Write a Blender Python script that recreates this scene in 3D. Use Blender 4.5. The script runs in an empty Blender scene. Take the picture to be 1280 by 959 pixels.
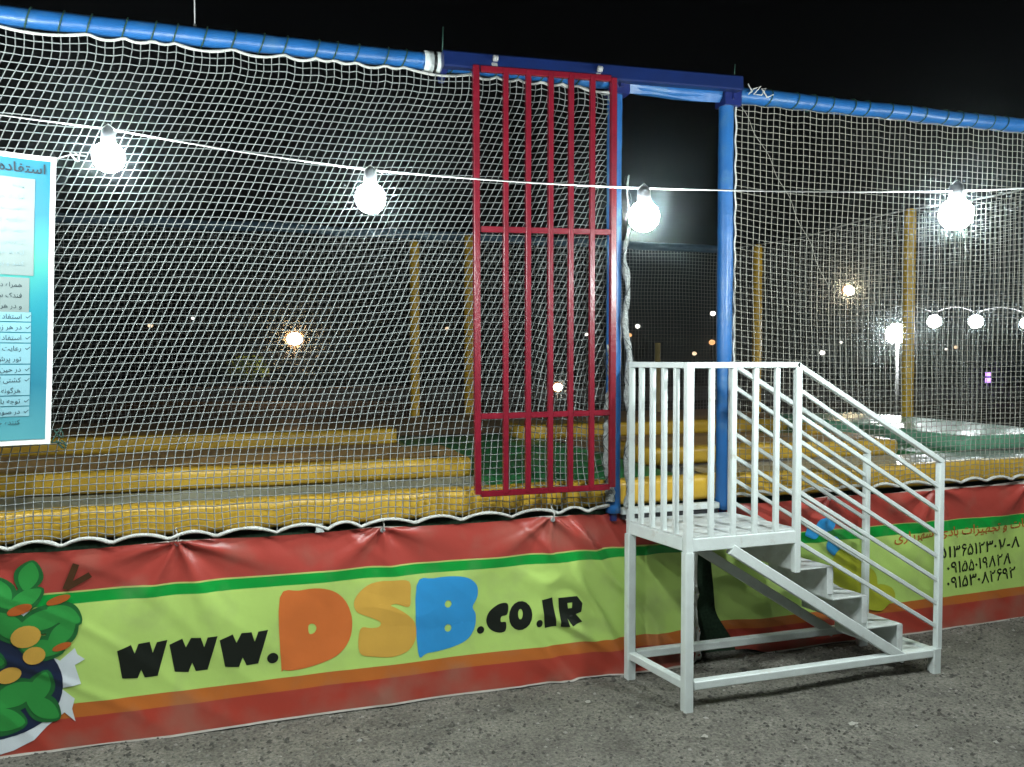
import bpy, bmesh, math, random
from mathutils import Vector, Matrix, noise
random.seed(7)
S = bpy.context.scene
COL = S.collection
R = math.radians
V = Vector

# ---------------------------------------------------------------- camera
cd = bpy.data.cameras.new('camera')
cam = bpy.data.objects.new('camera', cd)
COL.objects.link(cam)
CAM = V((0, 0, 1.75))
cam.location = CAM
cam.rotation_euler = (R(90) - math.atan(32.5 / 1000), 0, -R(18.4))
cd.sensor_width = 36
cd.lens = 28.125
cd.clip_start = 0.05
cd.clip_end = 2000
S.camera = cam

# ---------------------------------------------------------------- world: night sky
w = bpy.data.worlds.new('World')
S.world = w
w.use_nodes = True
nt = w.node_tree
sky = nt.nodes.new('ShaderNodeTexSky')
sky.sky_type = 'NISHITA'
sky.sun_disc = False
sky.sun_elevation = R(-4)
sky.sun_rotation = R(200)
bg = nt.nodes['Background']
bg.inputs[1].default_value = 0.05
nt.links.new(sky.outputs[0], bg.inputs[0])

S.view_settings.view_transform = 'Standard'
S.view_settings.look = 'None'
S.view_settings.exposure = 0.0
S.view_settings.gamma = 1
try:
    S.cycles.use_denoising = True
    S.cycles.denoiser = 'OPENIMAGEDENOISE'
    S.cycles.max_bounces = 6
    S.cycles.sample_clamp_indirect = 6
except Exception:
    pass


# ---------------------------------------------------------------- materials
def mat(name, col, rough=.6, spec=.5, metal=0, var=.0, vscale=8, bump=0, bscale=40, bdist=.01, dirt=None, dscale=3, dlo=.5, dhi=.75):
    """base colour with noise variation, optional dirt patches and noise bump"""
    m = bpy.data.materials.new(name)
    m.use_nodes = True
    n, l = m.node_tree.nodes, m.node_tree.links
    b = n['Principled BSDF']
    b.inputs['Roughness'].default_value = rough
    b.inputs['Metallic'].default_value = metal
    b.inputs['Specular IOR Level'].default_value = spec
    tc = n.new('ShaderNodeTexCoord')
    last = None
    if var or dirt:
        nz = n.new('ShaderNodeTexNoise')
        nz.inputs['Scale'].default_value = vscale
        nz.inputs['Detail'].default_value = 6
        l.new(tc.outputs['Object'], nz.inputs['Vector'])
        cr = n.new('ShaderNodeValToRGB')
        cr.color_ramp.elements[0].position = .3
        cr.color_ramp.elements[1].position = .7
        cr.color_ramp.elements[0].color = (*[c * (1 - var) for c in col], 1)
        cr.color_ramp.elements[1].color = (*[min(1, c * (1 + var)) for c in col], 1)
        l.new(nz.outputs[0], cr.inputs[0])
        last = cr.outputs[0]
        if dirt:
            nd = n.new('ShaderNodeTexNoise')
            nd.inputs['Scale'].default_value = dscale
            nd.inputs['Detail'].default_value = 8
            nd.inputs['Roughness'].default_value = .65
            l.new(tc.outputs['Object'], nd.inputs['Vector'])
            mr = n.new('ShaderNodeMapRange')
            mr.inputs['From Min'].default_value = dlo
            mr.inputs['From Max'].default_value = dhi
            l.new(nd.outputs[0], mr.inputs[0])
            mx = n.new('ShaderNodeMix')
            mx.data_type = 'RGBA'
            mx.inputs['B'].default_value = (*dirt, 1)
            l.new(mr.outputs[0], mx.inputs['Factor'])
            l.new(last, mx.inputs['A'])
            last = mx.outputs['Result']
        l.new(last, b.inputs['Base Color'])
    else:
        b.inputs['Base Color'].default_value = (*col, 1)
    if bump:
        nb = n.new('ShaderNodeTexNoise')
        nb.inputs['Scale'].default_value = bscale
        nb.inputs['Detail'].default_value = 5
        l.new(tc.outputs['Object'], nb.inputs['Vector'])
        bp = n.new('ShaderNodeBump')
        bp.inputs['Strength'].default_value = bump
        bp.inputs['Distance'].default_value = bdist
        l.new(nb.outputs[0], bp.inputs['Height'])
        l.new(bp.outputs[0], b.inputs['Normal'])
    return m


def emit(name, col, strength):
    m = bpy.data.materials.new(name)
    m.use_nodes = True
    n, l = m.node_tree.nodes, m.node_tree.links
    n.remove(n['Principled BSDF'])
    e = n.new('ShaderNodeEmission')
    e.inputs[0].default_value = (*col, 1)
    e.inputs[1].default_value = strength
    l.new(e.outputs[0], n['Material Output'].inputs[0])
    return m


def stripes(name, stops, rough=.32):
    """printed horizontal bands by height; stops = [(z, colour)...] upward"""
    m = mat(name, (1, 1, 1), rough, .5, bump=.25, bscale=9, bdist=.01)
    n, l = m.node_tree.nodes, m.node_tree.links
    b = n['Principled BSDF']
    tc = n.new('ShaderNodeTexCoord')
    sp = n.new('ShaderNodeSeparateXYZ')
    l.new(tc.outputs['Object'], sp.inputs[0])
    cr = n.new('ShaderNodeValToRGB')
    r = cr.color_ramp
    r.interpolation = 'CONSTANT'
    while len(r.elements) < len(stops):
        r.elements.new(.5)
    for e, (z, c) in zip(r.elements, stops):
        e.position = z
        e.color = (*c, 1)
    l.new(sp.outputs[2], cr.inputs[0])
    # faint grime, stronger towards the hem where it drags on the gravel
    nz = n.new('ShaderNodeTexNoise')
    nz.inputs['Scale'].default_value = 4.5
    nz.inputs['Detail'].default_value = 7
    l.new(tc.outputs['Object'], nz.inputs['Vector'])
    hz = n.new('ShaderNodeMapRange')
    hz.inputs['From Min'].default_value = .16
    hz.inputs['From Max'].default_value = .0
    hz.inputs['To Min'].default_value = .0
    hz.inputs['To Max'].default_value = .18
    l.new(sp.outputs[2], hz.inputs[0])
    ad = n.new('ShaderNodeMath')
    l.new(nz.outputs[0], ad.inputs[0])
    l.new(hz.outputs[0], ad.inputs[1])
    mr = n.new('ShaderNodeMapRange')
    mr.inputs['From Min'].default_value = .52
    mr.inputs['From Max'].default_value = .85
    mr.inputs['To Max'].default_value = .45
    l.new(ad.outputs[0], mr.inputs[0])
    mx = n.new('ShaderNodeMix')
    mx.data_type = 'RGBA'
    mx.inputs['B'].default_value = (.22, .2, .15, 1)
    l.new(mr.outputs[0], mx.inputs['Factor'])
    l.new(cr.outputs[0], mx.inputs['A'])
    l.new(mx.outputs['Result'], b.inputs['Base Color'])
    return m


M = {}
M['white_paint'] = mat('white_paint', (.60, .65, .635), .38, var=.06, vscale=14, bump=.12, bscale=60, dirt=(.36, .29, .22), dscale=9, dlo=.6, dhi=.82)
M['white_plate'] = mat('white_plate', (.60, .64, .63), .45, var=.08, vscale=9, bump=.15, bscale=25, dirt=(.40, .40, .38), dscale=11, dlo=.45, dhi=.8)
M['red_paint'] = mat('red_paint', (.155, .006, .016), .27, var=.15, vscale=12, bump=.15, bscale=50)
M['blue_vinyl'] = mat('blue_vinyl', (.012, .10, .30), .38, var=.14, vscale=6, bump=.5, bscale=14, dirt=(.05, .14, .27), dscale=8, dlo=.55, dhi=.8)
M['navy_paint'] = mat('navy_paint', (.002, .012, .075), .4, var=.15, vscale=8, bump=.1)
M['navy_clamp'] = mat('navy_clamp', (.008, .016, .1), .35, var=.15)
M['net'] = mat('white_net_cord', (.235, .255, .25), .8, .2)
M['net_right'] = mat('cream_net_cord', (.27, .265, .23), .8, .2)
M['net_back'] = mat('grey_net_cord', (.55, .55, .52), .8, .2)
M['rope'] = mat('white_rope', (.5, .5, .47), .8, .2, var=.12, vscale=30, bump=.6, bscale=120)
M['bundle'] = mat('bundled_net', (.36, .38, .37), .85, .2, var=.3, vscale=45, bump=1, bscale=90, bdist=.02)
M['green_cord'] = mat('green_cord', (.01, .05, .035), .7)
M['black_cord'] = mat('black_cord', (.02, .025, .03), .7)
M['yellow'] = mat('yellow_vinyl', (.55, .335, .035), .36, var=.1, vscale=3, bump=.5, bscale=5, dirt=(.42, .26, .04), dscale=2.5, dlo=.58, dhi=.95)
M['yellow_post'] = mat('yellow_post_vinyl', (.78, .46, .03), .4, var=.12, vscale=5, bump=.4, bscale=10)
M['green_vinyl'] = mat('green_vinyl', (.025, .16, .05), .4, var=.2, vscale=3, bump=.4, bscale=7)
M['pale_green'] = mat('pale_green_vinyl', (.16, .4, .26), .3, var=.12, vscale=3, bump=.5, bscale=6)
M['bed'] = mat('grey_bed', (.27, .28, .22), .5, var=.15, vscale=5, bump=.3, bscale=60)
M['bed_brown'] = mat('brown_bed', (.30, .19, .10), .55, var=.2, vscale=4, bump=.3, bscale=30)
M['bed_gloss'] = mat('grey_bed_gloss', (.34, .35, .32), .2, var=.15, vscale=4, bump=.35, bscale=5)
M['skirt'] = mat('dark_green_skirt', (.03, .06, .035), .85, .2, var=.3, vscale=60)
M['white_vinyl'] = mat('white_vinyl', (.75, .76, .74), .35, var=.05, bump=.2, bscale=12)
M['socket'] = mat('black_socket', (.02, .02, .022), .4)
M['cable'] = mat('white_cable', (.7, .7, .68), .5)
M['pole'] = mat('galvanised_pole', (.3, .3, .3), .5, var=.15)
M['tan_pole'] = mat('tan_pole', (.32, .25, .1), .6, var=.2)
M['concrete'] = mat('concrete', (.34, .3, .27), .85, var=.2, vscale=2, bump=.4, bscale=20)
M['bark'] = mat('bark', (.07, .05, .035), .9, var=.3)
M['leaf'] = mat('leaf', (.17, .33, .1), .7, var=.4, vscale=4)
M['stone'] = mat('gravel_stone', (.13, .125, .112), .85, var=.5, vscale=35)
M['paper'] = mat('scrap_paper', (.3, .29, .25), .7, bump=.3)
M['bulb'] = emit('lit_bulb', (.9, 1, .985), 860)
M['bulb_far'] = emit('lit_bulb_far', (.92, .97, 1), 120)
M['lamp_white'] = emit('lit_lamp_white', (.95, 1, 1), 210)
M['lamp_cool'] = emit('lit_lamp_cool', (1, .95, .85), 3)
M['lamp_warm'] = emit('lit_lamp_warm', (1, .74, .45), 170)
M['lamp_small'] = emit('lit_lamp_small', (1, .72, .45), 1.8)
M['halo'] = emit('painted_halo', (1, .48, .18), .75)  # orange lens halo of the lamps, put into an emissive colour
M['lamp_low'] = emit('lit_lamp_low', (1, .8, .6), 50)
M['lamp_orange'] = emit('lit_lamp_orange', (1, .56, .26), 85)
M['lamp_amber'] = emit('lit_lamp_amber', (1, .5, .2), 1.6)
M['lamp_purple'] = emit('lit_sign_purple', (.45, .2, 1), 5)

# gravel ground
def ground_mat():
    m = bpy.data.materials.new('gravel_ground')
    m.use_nodes = True
    n, l = m.node_tree.nodes, m.node_tree.links
    b = n['Principled BSDF']
    b.inputs['Roughness'].default_value = .9
    b.inputs['Specular IOR Level'].default_value = .25
    tc = n.new('ShaderNodeTexCoord')
    def nz(scale, det, rough=.6):
        x = n.new('ShaderNodeTexNoise')
        x.inputs['Scale'].default_value = scale
        x.inputs['Detail'].default_value = det
        x.inputs['Roughness'].default_value = rough
        l.new(tc.outputs['Object'], x.inputs['Vector'])
        return x
    fine = nz(60, 8, .8)
    cr = n.new('ShaderNodeValToRGB')
    cr.color_ramp.elements[0].position = .32
    cr.color_ramp.elements[0].color = (.04, .037, .031, 1)
    cr.color_ramp.elements[1].position = .72
    cr.color_ramp.elements[1].color = (.275, .26, .222, 1)
    l.new(fine.outputs[0], cr.inputs[0])
    big = nz(2.6, 7, .7)
    mr = n.new('ShaderNodeMapRange')
    mr.inputs['From Min'].default_value = .3
    mr.inputs['From Max'].default_value = .7
    mr.inputs['To Min'].default_value = .55
    mr.inputs['To Max'].default_value = 1.35
    l.new(big.outputs[0], mr.inputs[0])
    vm = n.new('ShaderNodeMix')
    vm.data_type = 'RGBA'
    vm.blend_type = 'MULTIPLY'
    vm.inputs['Factor'].default_value = 1
    l.new(cr.outputs[0], vm.inputs['A'])
    cc = n.new('ShaderNodeCombineColor')
    for i in range(3):
        l.new(mr.outputs[0], cc.inputs[i])
    l.new(cc.outputs[0], vm.inputs['B'])
    l.new(vm.outputs['Result'], b.inputs['Base Color'])
    vo = n.new('ShaderNodeTexVoronoi')
    vo.inputs['Scale'].default_value = 55
    l.new(tc.outputs['Object'], vo.inputs['Vector'])
    b1 = n.new('ShaderNodeBump')
    b1.inputs['Strength'].default_value = .8
    b1.inputs['Distance'].default_value = .008
    b1.invert = True
    l.new(vo.outputs['Distance'], b1.inputs['Height'])
    b2 = n.new('ShaderNodeBump')
    b2.inputs['Strength'].default_value = .7
    b2.inputs['Distance'].default_value = .0026
    l.new(fine.outputs[0], b2.inputs['Height'])
    l.new(b1.outputs[0], b2.inputs['Normal'])
    l.new(b2.outputs[0], b.inputs['Normal'])
    return m

def stones_mat():
    m = mat('gravel_stone', (.1, .1, .1), .85, .3)
    n, l = m.node_tree.nodes, m.node_tree.links
    g = n.new('ShaderNodeNewGeometry')
    cr = n.new('ShaderNodeValToRGB')
    r = cr.color_ramp
    while len(r.elements) < 5:
        r.elements.new(.5)
    for e, (p, c) in zip(r.elements, [(0, (.055, .052, .046)), (.35, (.09, .085, .072)), (.7, (.14, .135, .115)), (.95, (.2, .19, .165)), (1, (.32, .31, .28))]):
        e.position = p
        e.color = (*c, 1)
    l.new(g.outputs['Random Per Island'], cr.inputs[0])
    l.new(cr.outputs[0], n['Principled BSDF'].inputs['Base Color'])
    return m

M['stone'] = stones_mat()
M['ground'] = ground_mat()


# ---------------------------------------------------------------- mesh helpers
ORIG = {}


class MB:
    def __init__(s):
        s.v, s.f, s.sm, s.mi = [], [], [], []

    def add(s, vs, fs, smooth=False, mi=0):
        o = len(s.v)
        s.v += [V(p) for p in vs]
        for f in fs:
            s.f.append([o + i for i in f])
            s.sm.append(smooth)
            s.mi.append(mi)

    def box(s, c, d, mx=None, mi=0):
        x, y, z = [k / 2 for k in d]
        vs = [V((i * x, j * y, k * z)) for i in (-1, 1) for j in (-1, 1) for k in (-1, 1)]
        if mx is not None:
            vs = [mx @ p for p in vs]
        s.add([p + V(c) for p in vs], [(0, 1, 3, 2), (4, 6, 7, 5), (0, 4, 5, 1), (2, 3, 7, 6), (0, 2, 6, 4), (1, 5, 7, 3)], mi=mi)

    def bar(s, a, b, wd, ht, upv=(0, 0, 1), ch=.12):
        """rectangular tube from a to b with chamfered edges"""
        a, b = V(a), V(b)
        t = (b - a).normalized()
        u = V(upv)
        if abs(t.dot(u)) > .95:
            u = V((0, 1, 0))
        side = t.cross(u).normalized()
        u = side.cross(t).normalized()
        c = ch * min(wd, ht)
        x, y = wd / 2, ht / 2
        pr = [(-x + c, -y), (x - c, -y), (x, -y + c), (x, y - c), (x - c, y), (-x + c, y), (-x, y - c), (-x, -y + c)]
        vs = [p + side * i + u * j for p in (a, b) for i, j in pr]
        fs = [(i, (i + 1) % 8, 8 + (i + 1) % 8, 8 + i) for i in range(8)]
        fs += [tuple(range(7, -1, -1)), tuple(range(8, 16))]
        s.add(vs, fs)

    def tube(s, pts, r, n=8, cap=True, smooth=True):
        pts = [V(p) for p in pts]
        rs = r if isinstance(r, (list, tuple)) else [r] * len(pts)
        vs = []
        u = None
        for i, p in enumerate(pts):
            t = pts[min(i + 1, len(pts) - 1)] - pts[max(i - 1, 0)]
            if t.length < 1e-9:
                t = V((0, 0, 1))
            t.normalize()
            if u is None:
                u = t.orthogonal().normalized()
            u = (u - t * u.dot(t))
            if u.length < 1e-6:
                u = t.orthogonal()
            u.normalize()
            w_ = t.cross(u)
            for k in range(n):
                a = 2 * math.pi * k / n
                vs.append(p + (u * math.cos(a) + w_ * math.sin(a)) * rs[i])
        fs = []
        for i in range(len(pts) - 1):
            for k in range(n):
                fs.append((i * n + k, i * n + (k + 1) % n, (i + 1) * n + (k + 1) % n, (i + 1) * n + k))
        if cap:
            fs.append(tuple(range(n - 1, -1, -1)))
            fs.append(tuple((len(pts) - 1) * n + k for k in range(n)))
        s.add(vs, fs, smooth)

    def lathe(s, c, prof, n=20, smooth=True, axis='Z'):
        vs = []
        for r, z in prof:
            for k in range(n):
                a = 2 * math.pi * k / n
                p = V((r * math.cos(a), r * math.sin(a), z))
                if axis == 'X':
                    p = V((p.z, p.x, p.y))
                vs.append(V(c) + p)
        fs = []
        m_ = len(prof)
        for i in range(m_ - 1):
            for k in range(n):
                fs.append((i * n + k, i * n + (k + 1) % n, (i + 1) * n + (k + 1) % n, (i + 1) * n + k))
        fs.append(tuple(range(n - 1, -1, -1)))
        fs.append(tuple((m_ - 1) * n + k for k in range(n)))
        s.add(vs, fs, smooth)

    def ball(s, c, r, n=16, sq=(1, 1, 1)):
        prof = [(r * math.sin(math.pi * i / (n // 2)) + 1e-5, -r * math.cos(math.pi * i / (n // 2))) for i in range(n // 2 + 1)]
        o = len(s.v)
        s.lathe((0, 0, 0), prof, n)
        for i in range(o, len(s.v)):
            p = s.v[i]
            s.v[i] = V(c) + V((p.x * sq[0], p.y * sq[1], p.z * sq[2]))

    def sheet(s, fn, nu, nv, smooth=True):
        vs = [fn(i / nu, j / nv) for j in range(nv + 1) for i in range(nu + 1)]
        fs = [(j * (nu + 1) + i, j * (nu + 1) + i + 1, (j + 1) * (nu + 1) + i + 1, (j + 1) * (nu + 1) + i) for j in range(nv) for i in range(nu)]
        s.add(vs, fs, smooth)

    def build(s, name, m, parent=None):
        me = bpy.data.meshes.new(name)
        o0 = ORIG.get(parent.name, V((0, 0, 0))) if parent else V((0, 0, 0))
        me.from_pydata([tuple(p - o0) for p in s.v], [], s.f)
        me.polygons.foreach_set('use_smooth', s.sm)
        ms = m if isinstance(m, (list, tuple)) else [m]
        for k in ms:
            me.materials.append(k)
        if len(ms) > 1:
            me.polygons.foreach_set('material_index', s.mi)
        me.update()
        o = bpy.data.objects.new(name, me)
        COL.objects.link(o)
        if parent:
            o.parent = parent
            ORIG[o.name] = o0
        return o


def tag(o, label=None, cat=None, group=None, kind=None):
    if label:
        o['label'] = label
    if cat:
        o['category'] = cat
    if group:
        o['group'] = group
    if kind:
        o['kind'] = kind
    return o


def thing(name, label, cat, loc, group=None):
    o = bpy.data.objects.new(name, None)
    o.empty_display_size = .1
    COL.objects.link(o)
    o.location = loc
    ORIG[o.name] = V(loc)
    return tag(o, label, cat, group)


def dup(src, parent, shift):
    """a copy of a part (shared mesh) moved by shift, under parent"""
    c = src.copy()
    COL.objects.link(c)
    c.parent = parent
    c.location = src.location + V(shift)
    return c


def copy_tree(root, loc, label):
    r = root.copy()
    COL.objects.link(r)
    r.location = loc
    r['label'] = label
    for ch in list(root.children):
        c = ch.copy()
        COL.objects.link(c)
        c.parent = r
        for g in list(ch.children):
            d = g.copy()
            COL.objects.link(d)
            d.parent = c
    return r


def nz1(x, y=0., z=0.):
    return noise.noise(V((x, y, z)))


def at(Y, X, z):
    """a point measured in the plane of the facade (3.95 m off), carried to depth Y along the line of sight"""
    k = Y / 3.95
    return V((X * k, Y, 1.75 + (z - 1.75) * k))


def sstep(a, b, x):
    t = max(0., min(1., (x - a) / (b - a)))
    return t * t * (3 - 2 * t)


# ---------------------------------------------------------------- ground
mb = MB()
def gfn(x, y):
    return V((x, y, .012 * nz1(x * 1.7, y * 1.7) + .006 * nz1(x * 6, y * 6)) if y < 5 else (x, y, .0))
NX, NY = 150, 60
mb.sheet(lambda u, v: gfn(-4 + 12 * u, .6 + 4.9 * v), NX, NY)
for v in mb.v:
    e = max(sstep(5.0, 5.5, v.y), sstep(-3.2, -4, v.x), sstep(7.2, 8, v.x), sstep(1.2, .6, v.y))
    v.z *= 1 - e
ring = [(-4, .6), (8, .6), (8, 5.5), (-4, 5.5)]
far = [(-140, -140), (180, -140), (180, 160), (-140, 160)]
o = len(mb.v)
mb.v += [V((x, y, 0)) for x, y in ring + far]
for i in range(4):
    j = (i + 1) % 4
    mb.f.append([o + i, o + 4 + i, o + 4 + j, o + j])
    mb.sm.append(False)
    mb.mi.append(0)
tag(mb.build('ground', M['ground']), kind='structure')

mb = MB()
for i in range(26000):
    x = random.uniform(-1.6, 6.2)
    y = random.uniform(1.9, 4.0)
    r = random.choice([.003, .004, .005, .006, .007, .010]) * random.uniform(.7, 1.3)
    if random.random() < .006:
        r *= 2.0
    z = gfn(x, y).z
    a = random.random() * 6.28
    ca, sa = math.cos(a), math.sin(a)
    ax, ay, az = r * random.uniform(.8, 1.5), r * random.uniform(.7, 1.1), r * random.uniform(.5, .9)
    P = [(ax, 0, 0), (0, ay, 0), (-ax, 0, 0), (0, -ay, 0), (0, 0, az), (0, 0, -az)]
    vs = [(x + p[0] * ca - p[1] * sa, y + p[0] * sa + p[1] * ca, z + az * .3 + p[2]) for p in P]
    mb.add(vs, [(0, 1, 4), (1, 2, 4), (2, 3, 4), (3, 0, 4), (1, 0, 5), (2, 1, 5), (3, 2, 5), (0, 3, 5)])
tag(mb.build('gravel', M['stone']), 'loose grey gravel strewn over the ground in front of the banners', 'gravel', kind='stuff')

# scraps of pale litter
def scrap(x, y, s, label, a):
    mb = MB()
    P = []
    for k in range(9):
        t = 2 * math.pi * k / 9
        rr = s * random.uniform(.5, 1)
        P.append((x + rr * math.cos(t), y + .7 * rr * math.sin(t), gfn(x, y).z + .008 + .01 * random.random()))
    P.append((x, y, gfn(x, y).z + .02))
    mb.add(P, [(k, (k + 1) % 9, 9) for k in range(9)])
    ob = mb.build('paper_scrap', M['paper'])
    tag(ob, label, 'litter', 'pale scraps on the gravel')
scrap(1.98, 3.15, .022, 'small pale scrap on the gravel before the left front leg of the white stairs', 0)
scrap(2.72, 3.04, .03, 'torn pale scrap on the gravel near the lower right edge of the picture', 1)
scrap(1.62, 3.66, .02, 'flat pale scrap lying close to the hem of the banner beside the stairs', 2)

# ---------------------------------------------------------------- banners
EYE_L = [-2.2, -1.25, -.31, .64, 1.54]
EYE_R = [2.62, 3.35, 4.18, 5.0, 5.9]
def banner_disp(x, z, eyes, seed):
    """how far the sheet stands forward of its plane"""
    d = .012 * nz1(x * 1.1, z * 1.6, seed) + .006 * nz1(x * 3.5, z * 2.2, seed + 5)
    for k, e in enumerate(eyes):
        dx, dz = x - e, .905 - z
        r = math.hypot(dx, dz) + .02
        ph = math.atan2(dx, dz)
        amp = .026 * math.exp(-r / .38) * min(1, r / .06)
        c = math.cos(ph * (5.1 + (k * 37 % 5) * .5) + k * 1.7)
        d += amp * (abs(c) ** 1.4 * (1 if c > 0 else -.6))
    d += .028 * (1 - min(1, z / .35)) ** 2 * (1 + .8 * nz1(x * 1.6, 0, seed + 9))
    # diagonal creases
    q = nz1(x * 2.2 + z * 3.0, z * .8 - x * .5, seed + 20)
    d += .005 * max(0, 1 - abs(q) * 6)
    return d
def left_disp(x, z):
    d = banner_disp(x, z, EYE_L, 1.)
    s_ = sstep(1.25, 1.75, x)
    q = nz1(x * 4.2 + z * 3.6, z * 1.6 - x * .9, 31.)
    d += s_ * .028 * max(0, 1 - abs(q) * 4)
    return d
def right_disp(x, z):
    return banner_disp(x, z, EYE_R, 4.)
YB = 3.985
def top_of(x, eyes, base=.905, sag=.014):
    lo = max([e for e in eyes if e <= x], default=eyes[0] - .9)
    hi = min([e for e in eyes if e > x], default=eyes[-1] + .9)
    t = (x - lo) / max(hi - lo, .01)
    return base - sag * 4 * t * (1 - t)
def left_pt(x, z, off=0.):
    zz = z * top_of(x, EYE_L) / .905
    bot = .012 * nz1(x * 2.5, 3) * (1 - min(1, z / .2))
    y = YB - left_disp(x, z) - off
    # the loose right edge curls back beside the stairs
    c = sstep(2.36, 2.47, x)
    y += .05 * c * c
    return V((x, y, max(.002, zz + bot)))
def right_pt(x, z, off=0.):
    zz = z * top_of(x, EYE_R, .9 + .012 * (x - 2.6), .012) / .905
    y = YB - right_disp(x, z) - off
    c = sstep(3.0, 2.55, x)
    # lower left corner is lifted and folded back under the stairs
    lift = c * sstep(.3, .0, z)
    x2 = x + .10 * c * (1 - z) + .10 * lift
    y += .05 * c * c
    bot = .012 * nz1(x * 2.5, 8) * (1 - min(1, z / .2))
    return V((x2, y, max(.003, zz + bot + .03 * lift)))

RED, PALE, GREEN, LIME = (.38, .055, .042), (.45, .5, .15), (.005, .29, .04), (.43, .61, .15)
ORANGE, DRED, HEM = (.46, .13, .025), (.37, .047, .03), (.6, .55, .5)
M['print_left'] = stripes('banner_print_left', [(0, HEM), (.009, DRED), (.085, DRED), (.135, ORANGE), (.198, LIME), (.645, GREEN), (.697, PALE), (.704, RED), (.897, HEM)])
M['print_right'] = stripes('banner_print_right', [(0, HEM), (.008, DRED), (.15, ORANGE), (.205, LIME), (.632, GREEN), (.696, PALE), (.702, RED), (.899, HEM)])
def ink(name, c, rough=.34):
    m = mat(name, c, rough, .5, var=.05, bump=.25, bscale=9)
    return m
INK = dict(black=ink('black_ink', (.005, .008, .005), .45), orange=ink('orange_ink', (.60, .15, .035)), gold=ink('gold_ink', (.60, .34, .06)), blue=ink('blue_ink', (.03, .27, .6)),
           white=ink('white_ink', (.6, .65, .68)), navy=ink('navy_ink', (.012, .02, .05)), leaf=ink('leaf_ink', (.03, .26, .05)), leaf2=ink('dark_leaf_ink', (.015, .12, .03)), brown=ink('brown_ink', (.07, .03, .012)),
           rust=ink('rust_ink', (.42, .1, .02)), olive=ink('olive_ink', (.38, .4, .03)), teal=ink('teal_ink', (.0, .012, .022), .7), grey=ink('overlit_ink', (.16, .24, .26), .7))


def refine(me, L):
    bm = bmesh.new()
    bm.from_mesh(me)
    bmesh.ops.remove_doubles(bm, verts=bm.verts, dist=1e-5)
    bmesh.ops.triangulate(bm, faces=bm.faces)
    for _ in range(7):
        es = [e for e in bm.edges if e.calc_length() > L]
        if not es:
            break
        bmesh.ops.subdivide_edges(bm, edges=es, cuts=1)
        bmesh.ops.triangulate(bm, faces=bm.faces)
    return bm


def drape(curve, fn, name, m, parent, off, L=.018, shift=(0, 0), sx=1., sz=1., sh=0.):
    tmp = bpy.data.objects.new('tmp', curve)
    COL.objects.link(tmp)
    bpy.context.view_layer.update()
    me = bpy.data.meshes.new_from_object(tmp.evaluated_get(bpy.context.evaluated_depsgraph_get()))
    bpy.data.objects.remove(tmp)
    for v in me.vertices:
        v.co = V((shift[0] + v.co.x * sx, shift[1] + v.co.y * sz + v.co.x * sx * sh, 0))
    bm = refine(me, L)
    bpy.data.meshes.remove(me)
    o0 = ORIG[parent.name]
    me = bpy.data.meshes.new(name)
    for v in bm.verts:
        v.co = fn(v.co.x, v.co.y, off) - o0
    for f in bm.faces:
        f.smooth = True
    bmesh.ops.recalc_face_normals(bm, faces=bm.faces)
    bm.to_mesh(me)
    bm.free()
    me.materials.append(m)
    ob = bpy.data.objects.new(name, me)
    COL.objects.link(ob)
    ob.parent = parent
    return ob


def spline_round(pts, n=4):
    out = []
    N = len(pts)
    for i in range(N):
        p0, p1, p2, p3 = [V((*pts[(i + k) % N], 0)) for k in (-1, 0, 1, 2)]
        for s_ in range(n):
            t = s_ / n
            q = .5 * ((2 * p1) + (p2 - p0) * t + (2 * p0 - 5 * p1 + 4 * p2 - p3) * t * t + (3 * p1 - p0 - 3 * p2 + p3) * t ** 3)
            out.append((q.x, q.y))
    return out


def shape(loops):
    c = bpy.data.curves.new('shape', 'CURVE')
    c.dimensions = '2D'
    c.fill_mode = 'FRONT'
    for lp in loops:
        s_ = c.splines.new('POLY')
        s_.points.add(len(lp) - 1)
        for p, q in zip(s_.points, lp):
            p.co = (q[0], q[1], 0, 1)
        s_.use_cyclic_u = True
    return c


def ell(cx, cz, rx, rz, a=0, n=18):
    ca, sa = math.cos(a), math.sin(a)
    return [(cx + rx * math.cos(t) * ca - rz * math.sin(t) * sa, cz + rx * math.cos(t) * sa + rz * math.sin(t) * ca) for t in [2 * math.pi * k / n for k in range(n)]]


def text_curve(s_, size=1., bold=0., align='LEFT'):
    c = bpy.data.curves.new('text', 'FONT')
    c.body = s_
    c.size = size
    c.offset = bold
    c.align_x = align
    c.resolution_u = 3
    return c


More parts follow.
